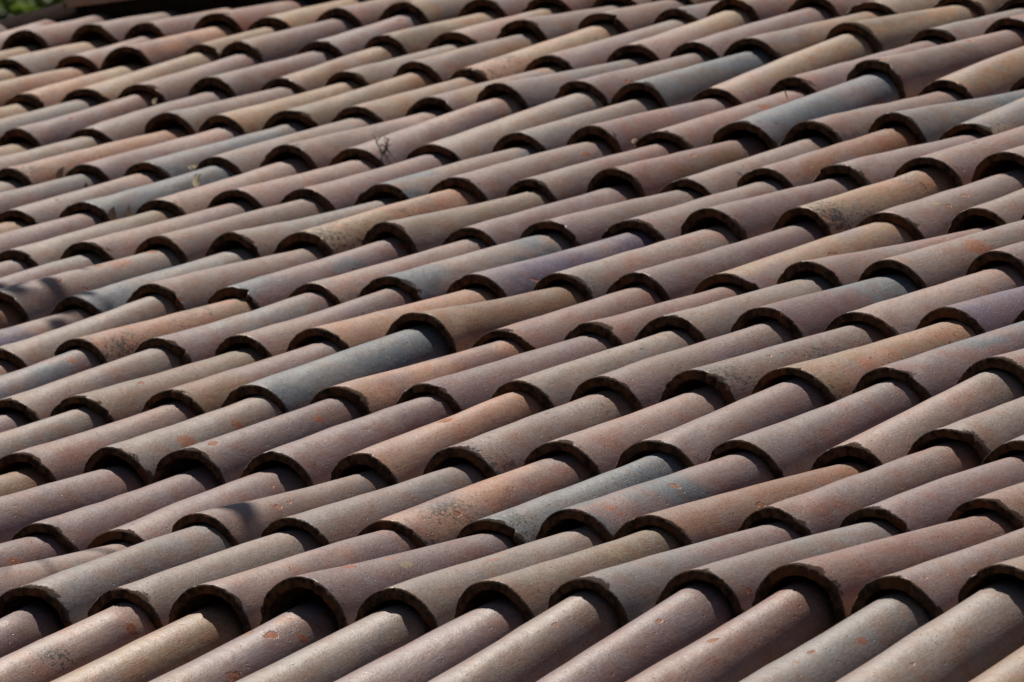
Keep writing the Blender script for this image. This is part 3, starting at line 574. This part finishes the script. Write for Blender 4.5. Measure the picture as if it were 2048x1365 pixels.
for c in sorted(rows):
    vis = [r for r in sorted(rows[c]) if '~' not in r[7]]
    for r in sorted(rows[c]):
        k, u, v, h, u2, v2, h2, code = r
        rng = np.random.default_rng(1000*(c+5) + k + 500)
        margin = '~' in code; chips = '!' in code; moss = '*' in code
        names = code.strip('~!*').split('/')
        ta = np.array(PAL[names[0]]); tb = np.array(PAL[names[-1]])  # the violet end of the pink tile paints in a shadow tone
        if len(names) == 1: tb = .6*tb + .4*np.array(PAL[['taupe', 'greige', 'rose', 'grey', 'mauve', 'tan'][rng.integers(6)]])
        ta = ta*rng.uniform(.92, 1.08); tb = tb*rng.uniform(.92, 1.08)
        p0 = W(u, v, h); p1 = W(u2, v2, h2)
        big = rng.uniform(-.014, .026)
        L = (p1-p0).length + (.05 if c < 12 else rng.uniform(-.012, .004))
        R0 = (.43+big)*A; R1 = (.325+rng.uniform(-.015, .015))*A
        if c == -1: R0 = .43*A
        me = tile_mesh(rng, L, R0, R1, rng.uniform(.0130, .0185), NA=100 if c < 5 else 56)
        o = link('clay_roof_tile', me, CLAY); put(o, p0, p1)
        # small roll about its own axis
        o.matrix_world = o.matrix_world @ Matrix.Rotation(rng.normal(0, .05), 4, 'Y')
        o['tint_a'] = [float(x) for x in ta]; o['tint_b'] = [float(x) for x in tb]
        o['chips'] = 1.0 if chips else float(rng.uniform(0, .35)); o['moss'] = 1.0 if moss else float(rng.uniform(0, .6)**1.3)
        for nm, sp in zip(('spot_a', 'spot_b'), SPOTS.get((c, k), [])+[(0, -1, 0, 'o')]*2):
            o[nm] = [float(sp[0]), float(sp[1]), float(sp[2])*(1.2 if sp[3] == 'b' else .85)]; o[nm+'_tint'] = dict(o=[.38, .13, .05], y=[.36, .27, .15], b=[.05, .042, .035])[sp[3]]; o[nm+'_speck'] = 1.0 if sp[3] == 'b' else 0.0
        if margin:
            tag(o, 'curved clay roof tile lying beyond the side edges of the view', 'roof tile', 'tiles beyond the side edges of the view', 'thing')
        else:
            i = vis.index(r); rn = 'bottom row' if c == -1 else ORD[c+1]+' row up' if c < 12 else 'top row'
            look = CUSTOM.get((c, k))
            if not look:
                w1 = WORD[names[0]]
                look = w1 + ' clay tile'
                if chips: look += ' with orange chips'
                elif moss: look += ' with black specks'
                elif len(names) > 1 and names[0] != names[1]: look += ' turning ' + WORD[names[1]].split()[0] + ' at lip' if False else ''
            n_left, n_right = i, len(vis)-1-i
            if n_left == 0: pos = 'leftmost in the ' + rn
            elif n_right == 0: pos = 'rightmost in the ' + rn
            elif n_left <= n_right: pos = ORD[n_left] + ' from left in the ' + rn
            else: pos = ORD[n_right] + ' from right in the ' + rn
            tag(o, look + ', ' + pos, 'roof tile', 'curved clay tiles covering the roof slope', 'thing')

# ---------------------------------------------------------------- ridge caps
for (ua, ub, v0, h0, h1, code, lab) in [
        (-23.68, -21.3, 27.08, .43, .50, 'rose/pink', 'orange and pink ridge tile lying along the top left roof edge'),
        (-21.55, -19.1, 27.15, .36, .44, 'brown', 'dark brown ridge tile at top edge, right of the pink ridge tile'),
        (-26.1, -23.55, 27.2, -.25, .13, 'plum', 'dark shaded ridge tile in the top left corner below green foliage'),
        (-28.5, -26.0, 27.2, -.3, -.1, 'rose', 'ridge tile beyond the left edge of the view'),
        (-19.3, -16.9, 27.15, .46, .5, 'mauve', 'ridge tile above the top edge of the view, right of brown one'),
        (-17.1, -14.7, 27.15, .46, .5, 'taupe', 'ridge tile above the top edge of the view, above row gap'),
        (-14.9, -12.5, 27.15, .46, .5, 'tan', 'ridge tile above the top edge of the view, farther right'),
        (-12.7, -10.3, 27.15, .46, .5, 'pink', 'ridge tile above the top edge of the view, farthest right')]:
    rng = np.random.default_rng(int(ua*-100))
    p0 = W(ua, v0, h0); p1 = W(ub, v0, h1)
    me = tile_mesh(rng, (p1-p0).length, .38*A, .35*A, .015, leg=.004)
    o = link('ridge_tile', me, M_shade_clay if code in ('brown', 'plum') else CLAY); put(o, p0, p1)
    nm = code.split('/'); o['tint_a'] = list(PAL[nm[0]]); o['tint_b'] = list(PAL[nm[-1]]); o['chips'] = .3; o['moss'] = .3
    if code in ('brown', 'plum'): o['tint_a'] = [.03, .02, .017]; o['tint_b'] = [.028, .018, .016]  # darkened tint stands in for the shaded flanks of these caps
    tag(o, lab, 'ridge tile', 'ridge tiles along the top of the roof', 'thing')

# ---------------------------------------------------------------- the house under the tiles
house = empty('house', Vector((0, 0, 0)))
tag(house, 'house whose sloping roof carries the tiles, dark bedding showing between them', 'house')
def deck_h(u, v):
    return -.50 + .07*math.cos(2*math.pi*u) + (.105*v if v < 0 else 0)
vsn = [-3.75, -3, -2, -1, 0, 3, 6, 9, 12, 15, 18, 21, 24, 27.3]
us = [-31 + i/10 for i in range(0, 470)]
vv = []; ff = []
for v in vsn:
    for u in us: vv.append(W(u, v, deck_h(u, v)))
nu = len(us)
for j in range(len(vsn)-1):
    for i in range(nu-1): ff.append((j*nu+i, j*nu+i+1, (j+1)*nu+i+1, (j+1)*nu+i))
# far slope, falling away behind the ridge
b0 = len(vv); rid = [W(-31, 27.3, -.4), W(15.9, 27.3, -.4)]
low = [Vector((p.x, p.y+6.0, p.z-1.8)) for p in rid]
me = bpy.data.meshes.new('roof_bed'); me.from_pydata([tuple(p) for p in vv], [], ff); link('roof_bed', me, M_deck, house)
bm = bmesh.new()
q = [rid[0], rid[1], low[1], low[0]]; q2 = [p - Vector((0, 0, .12)) for p in q]
a = [bm.verts.new(p) for p in q]; b = [bm.verts.new(p) for p in q2]
bm.faces.new(a); bm.faces.new(b[::-1])
for i in range(4): bm.faces.new((a[i], b[i], b[(i+1) % 4], a[(i+1) % 4]))
me = bpy.data.meshes.new('far_slope'); bm.to_mesh(me); link('far_slope', me, M_deck, house)
bm = bmesh.new()
for ua, ub, ht in ((-31, -23.7, -.22), (-23.7, 15.9, .1)):      # fill under the ridge caps, near-black to paint the shaded hollow
    cs = [(ua, 26.93, -.6), (ua, 26.93, ht), (ua, 27.35, ht), (ua, 27.35, -.6)]
    a = [bm.verts.new(W(*p)) for p in cs]; b = [bm.verts.new(W(ub-.01, p[1], p[2])) for p in cs]
    bm.faces.new(a); bm.faces.new(b[::-1])
    for i in range(4): bm.faces.new((a[i], b[i], b[(i+1) % 4], a[(i+1) % 4]))
bmesh.ops.recalc_face_normals(bm, faces=bm.faces)
me = bpy.data.meshes.new('ridge_shade_fill'); bm.to_mesh(me); link('ridge_shade_fill', me, M_shade_clay, house)
# walls under both slopes
ef = W(-30, -3.3, -1.3); x0, x1 = -30*A, 15*A; y0 = ef.y; yr = W(0, 27.3, -.4).y; y1 = yr+5.7; zr = W(0, 27.3, -.9).z
zl = low[0].z-.15
prof = [(y0, 0), (y0, ef.z), (yr, zr), (y1, zl), (y1, 0)]
bm = bmesh.new(); L_ = [bm.verts.new((x0, y, z)) for y, z in prof]; R_ = [bm.verts.new((x1, y, z)) for y, z in prof]
bm.faces.new(L_); bm.faces.new(R_[::-1])
for i in range(5): bm.faces.new((L_[i], R_[i], R_[(i+1) % 5], L_[(i+1) % 5]))
bmesh.ops.recalc_face_normals(bm, faces=bm.faces)
me = bpy.data.meshes.new('wall'); bm.to_mesh(me); link('wall', me, M_wall, house)

# ---------------------------------------------------------------- ground
bm = bmesh.new(); bmesh.ops.create_grid(bm, x_segments=40, y_segments=40, size=600)
for v_ in bm.verts:
    r = v_.co.length
    v_.co.z = noise.noise(v_.co*.01)*min(1, max(0, (r-30)/80))*5 - .0
me = bpy.data.meshes.new('ground'); bm.to_mesh(me); tag(link('ground', me, M_ground), kind='structure')

# ---------------------------------------------------------------- dry leaves and weeds caught between the tiles
def blade(pts, w, name, mat, t=.0006):
    # a thin curled leaf following pts, w = half width at each point; has thickness
    bm = bmesh.new(); rows_ = []
    for i, p in enumerate(pts):
        d = (pts[min(i+1, len(pts)-1)]-pts[max(i-1, 0)]).normalized()
        s = d.cross(Vector((.5, -.7, .3))).normalized(); n_ = s.cross(d)
        ww = w[i]
        rows_.append([bm.verts.new(p + s*ww*a_ + n_*abs(a_)*ww*.45 + n_*b_) for a_, b_ in ((-1, 0), (0, 0), (1, 0), (1, t), (0, t), (-1, t))])
    for r0, r1 in zip(rows_, rows_[1:]):
        for i in range(6): bm.faces.new((r0[i], r0[(i+1) % 6], r1[(i+1) % 6], r1[i]))
    bm.faces.new(rows_[0][::-1]); bm.faces.new(rows_[-1])
    me = bpy.data.meshes.new(name); bm.to_mesh(me)
    return me
cr = M_ROOF.to_3x3() @ right; cu = Vector((0, 0, 1))
def leaf(u, v, h, dx, dz, wid, mat, label, cat='leaf', curl=.2, name='dry_leaf'):
    p = W(u, v, h); q = p + (cr*dx + cu*dz); n = 7; pts = []
    for i in range(n):
        s = i/(n-1); pts.append(p.lerp(q, s) + (M_ROOF.to_3x3() @ Vector((0, -1, 0)))*curl*(q-p).length*math.sin(s*math.pi) - p)
    w = [wid*max(.12, math.sin(math.pi*(.08+.9*i/(n-1)))) for i in range(n)]
    o = link(name, blade(pts, w, name, mat), mat); o.location = p
    return tag(o, label, cat, 'dry leaves and stalks caught on the roof')
leaf(-13.50, 17.46, -.15, .024, -.005, .006, M_pale, 'bleached white stalk lying beside the blue grey tile')
leaf(-12.52, 16.46, -.17, .010, .028, .009, M_pale, 'pale cream curled leaf between the blue grey tiles')
leaf(-12.75, 16.70, -.21, .001, .026, .003, M_dry, 'small thin straw coloured leaf left of the pale cream leaf')
leaf(-12.51, 15.13, -.21, .001, .029, .009, M_dryb, 'broad brown dry leaf standing upright in front of blue grey tile')
leaf(-12.50, 15.38, -.25, -.004, .028, .005, M_dry, 'narrow tan dry leaf right of the broad brown one')
leaf(-15.53, 17.58, -.25, .012, .030, .008, M_dryb, 'brown pointed leaf leaning at a tile lip near the left edge')
leaf(-14.15, 16.58, -.20, -.009, .022, .006, M_dryb, 'small dark triangular leaf above the blue grey tile')
leaf(-17.51, 21.39, -.20, .005, .013, .005, M_pale, 'tiny white leaf at a tile lip near the upper left')
leaf(-7.53, 17.60, -.20, .007, .009, .005, M_pale, 'tiny white fleck between two tiles, upper middle')
leaf(-6.51, 18.92, -.10, -.007, .024, .0014, M_dryb, 'thin reddish straw standing on a pink tile, upper right', 'straw', .05, 'straw')

def weed(name, u, v, h, hgt, n, seed, label):
    rnd = random.Random(seed); p = W(u, v, h); bm = bmesh.new()
    def tube(a, b, r0, r1):
        d = (b-a).normalized(); s = d.orthogonal().normalized(); t_ = d.cross(s)
        A_ = [bm.verts.new(a+(s*math.cos(x)+t_*math.sin(x))*r0) for x in (0, 2.09, 4.19)]
        B_ = [bm.verts.new(b+(s*math.cos(x)+t_*math.sin(x))*r1) for x in (0, 2.09, 4.19)]
        for i in range(3): bm.faces.new((A_[i], A_[(i+1) % 3], B_[(i+1) % 3], B_[i]))
    bl = bmesh.new()
    for k in range(n):
        a = Vector((rnd.uniform(-.01, .01), rnd.uniform(-.01, .01), 0)); lean = cr*rnd.uniform(-.55, .15) + fw*rnd.uniform(-.2, .2)
        hh = hgt*rnd.uniform(.45, 1); prev = a
        for i in range(1, 7):
            s = i/6; q_ = a + Vector((0, 0, 1))*hh*s + lean*hh*s*s; tube(prev, q_, .0026*(1.1-s*.7), .0026*(1.1-(s+.16)*.7)); 
            if i > 1:
                for sd in (-1, 1):
                    e = q_ + (cr*sd*rnd.uniform(.004, .012) + Vector((0, 0, 1))*rnd.uniform(.004, .014) + fw*rnd.uniform(-.006, .006))
                    tube(q_, e, .0016, .0007)
            prev = q_
    for k in range(14):
        a = Vector((rnd.uniform(-.03, .016), rnd.uniform(-.012, .012), rnd.uniform(0, .014))); d = Vector((rnd.uniform(-1, 1), rnd.uniform(-1, 1), rnd.uniform(0, 1))).normalized()*.009
        s = d.orthogonal().normalized()*.004; f_ = [bl.verts.new(x) for x in (a, a+d*.5+s, a+d, a+d*.5-s)]; bl.faces.new(f_)
    e = empty(name, p); me = bpy.data.meshes.new('stem'); bm.to_mesh(me); link('stem', me, M_weed, e)
    me = bpy.data.meshes.new('leaves'); bl.to_mesh(me); link('leaves', me, M_dryb, e)
    tag(e, label, 'weed')
weed('dry_weed', -10.72, 17.35, -.36, .078, 4, 5, 'taller dry brown weed growing from a tile lip, upper left of centre')
weed('dry_weed', -11.78, 18.86, -.27, .022, 2, 9, 'short dry sprig between tiles just above the taller weed')

# ---------------------------------------------------------------- trees
def tree(name, base, height, cr_r, n_leaf, seed, mat, label, leafs=.15, clumps=26, grp='trees behind the roof'):
    rnd = random.Random(seed); e = empty(name, base); bm = bmesh.new()
    def tube(a, b, r0, r1):
        d = (b-a).normalized(); s = d.orthogonal().normalized(); t_ = d.cross(s); k = 8
        A_ = [bm.verts.new(a+(s*math.cos(x*6.283/k)+t_*math.sin(x*6.283/k))*r0) for x in range(k)]
        B_ = [bm.verts.new(b+(s*math.cos(x*6.283/k)+t_*math.sin(x*6.283/k))*r1) for x in range(k)]
        for i in range(k): bm.faces.new((A_[i], A_[(i+1) % k], B_[(i+1) % k], B_[i]))
    th = height*.45; pr = Vector((0, 0, -.1)); r = height*.022
    for i in range(1, 6):
        q_ = Vector((rnd.uniform(-.1, .1)*i*.4, rnd.uniform(-.1, .1)*i*.4, th*i/5)); tube(pr, q_, r, r*.88); pr = q_; r *= .88
    cs = []
    for i in range(clumps):
        a1 = rnd.uniform(0, 6.283); zz = rnd.uniform(-.8, .95); rr = cr_r*math.sqrt(max(0, 1-zz*zz*.9))*rnd.uniform(.35, 1)
        cpt = Vector((math.cos(a1)*rr, math.sin(a1)*rr, height*.68 + zz*height*.3)); cs.append((cpt, cr_r*rnd.uniform(.2, .42)))
        mid = pr.lerp(cpt, .5)+Vector((0, 0, -.15)); tube(pr*.85, mid, r*.5, r*.28); tube(mid, cpt, r*.28, r*.1)
    me = bpy.data.meshes.new('trunk'); bm.to_mesh(me); link('trunk', me, M_bark, e)
    V = []; F = []
    for k in range(n_leaf):
        cpt, cr_ = rnd.choice(cs)
        d = Vector((rnd.gauss(0, 1), rnd.gauss(0, 1), rnd.gauss(0, 1))).normalized()*cr_*rnd.uniform(.3, 1)**.6
        p = cpt+d; p.z = max(p.z, .3); ax = Vector((rnd.gauss(0, 1), rnd.gauss(0, 1), rnd.gauss(0, .6))).normalized(); s = ax.orthogonal().normalized()
        l = leafs*rnd.uniform(.6, 1.3); b = len(V)
        V += [p, p+ax*l*.5+s*l*.3, p+ax*l, p+ax*l*.5-s*l*.3]; F.append((b, b+1, b+2, b+3))
    me = bpy.data.meshes.new('crown'); me.from_pydata([tuple(x) for x in V], [], F); link('crown', me, mat, e)
    return tag(e, label, 'tree', grp)

camp = cam.matrix_world.translation
def ray(px, py, dist):
    d = (fwd + right*((px-1024)/16500.8) + down*((py-682.5)/16500.8)).normalized()
    return camp + (M_ROOF.to_3x3() @ d)*dist
for (px, dist, H, cr_r, nl, seed, mt, lab) in [
        (20, 38, 9.6, 3.6, 26000, 1, M_leafA, 'green leafy tree behind the roof, in the top left corner'),
        (-260, 46, 10, 3.8, 20000, 2, M_leafB, 'darker green tree behind the roof, beyond the top left corner'),
        (420, 52, 10, 3.8, 16000, 3, M_leafB, 'tree hidden behind the ridge, right of the corner tree')]:
    b = ray(px, 10, dist); b.z = 0
    tree('broadleaf_tree', b, H, cr_r, nl, seed, mt, lab)

# a tree left of the house: one limb reaches over the left side of the roof and throws a few leaf shadows on it
def shade_tree():
    rnd = random.Random(4); e = empty('broadleaf_tree', Vector((-8.6, 1.6, 0))); o0 = e.location; bm = bmesh.new()
    def tube(a, b, r0, r1):
        a = a-o0; b = b-o0; d = (b-a).normalized(); s = d.orthogonal().normalized(); t_ = d.cross(s); k = 9
        A_ = [bm.verts.new(a+(s*math.cos(x*6.283/k)+t_*math.sin(x*6.283/k))*r0) for x in range(k)]
        B_ = [bm.verts.new(b+(s*math.cos(x*6.283/k)+t_*math.sin(x*6.283/k))*r1) for x in range(k)]
        for i in range(k): bm.faces.new((A_[i], A_[(i+1) % k], B_[(i+1) % k], B_[i]))
    V_ = Vector
    tr = [V_((-8.6, 1.6, -.1)), V_((-8.55, 1.65, 2.5)), V_((-8.4, 1.6, 5)), V_((-8.3, 1.7, 7)), V_((-8.35, 1.6, 8.6))]
    for i in range(4): tube(tr[i], tr[i+1], .2-.035*i, .2-.035*(i+1))
    limb = [tr[2], V_((-6.8, 1.9, 7.0)), V_((-5.2, 2.2, 7.9)), V_((-4.0, 2.55, 8.0)), V_((-3.3, 2.62, 7.75))]
    for i in range(4): tube(limb[i], limb[i+1], .07-.015*i, .055-.015*i)
    limb2 = [limb[1], V_((-4.6, 1.2, 7.7)), V_((-2.9, .9, 7.6)), V_((-1.6, .95, 7.3))]
    for i in range(3): tube(limb2[i], limb2[i+1], .045-.012*i, .033-.012*i)
    V = []; F = []
    def lf(p, l):
        p = p-o0; ax = V_((rnd.gauss(0, 1), rnd.gauss(0, 1), rnd.gauss(0, .4))).normalized(); s = ax.cross(V_((rnd.gauss(0, .3), rnd.gauss(0, .3), 1))).normalized(); b = len(V)
        V.extend([p-ax*l*.5, p-ax*l*.1+s*l*.33, p+ax*l*.25+s*l*.25, p+ax*l*.5, p+ax*l*.25-s*l*.25, p-ax*l*.1-s*l*.33]); F.append(tuple(range(b, b+6)))
    for p, l, n, sp in (((-3.25, 2.75, 7.72), .075, 14, .10), ((-3.01, 2.65, 7.69), .05, 2, .03), ((-3.12, 2.81, 7.74), .065, 2, .03), ((-3.07, 2.62, 7.68), .06, 6, .07),
                        ((-1.25, 1.1, 7.24), .10, 2, .025), ((-1.42, .76, 7.14), .08, 4, .05), ((-1.37, .84, 7.17), .04, 1, .01), ((-3.45, 2.6, 7.75), .08, 6, .12)):
        for _ in range(n):
            q_ = V_(p)+V_((rnd.gauss(0, sp), rnd.gauss(0, sp), rnd.gauss(0, sp))); lf(q_, l*rnd.uniform(.8, 1.2))
        c_ = V_(p); near = min(limb[2:]+limb2[1:], key=lambda w: (w-c_).length); tube(near, c_, .008, .003)
    for _ in range(5000):
        c_ = V_((-8.7, .8, 8)) + V_((rnd.gauss(0, 1), rnd.gauss(0, 1), rnd.gauss(0, .9)))*.85
        if c_.x < -7 and c_.y < 2.4: lf(c_, .12*rnd.uniform(.7, 1.3))
    me = bpy.data.meshes.new('trunk'); bm.to_mesh(me); link('trunk', me, M_bark, e)
    me = bpy.data.meshes.new('crown'); me.from_pydata([tuple(x) for x in V], [], F); link('crown', me, M_leafA, e)
    tag(e, 'tree outside the view whose leaves throw small shadows on the left tiles', 'tree', 'trees around the house')
shade_tree()
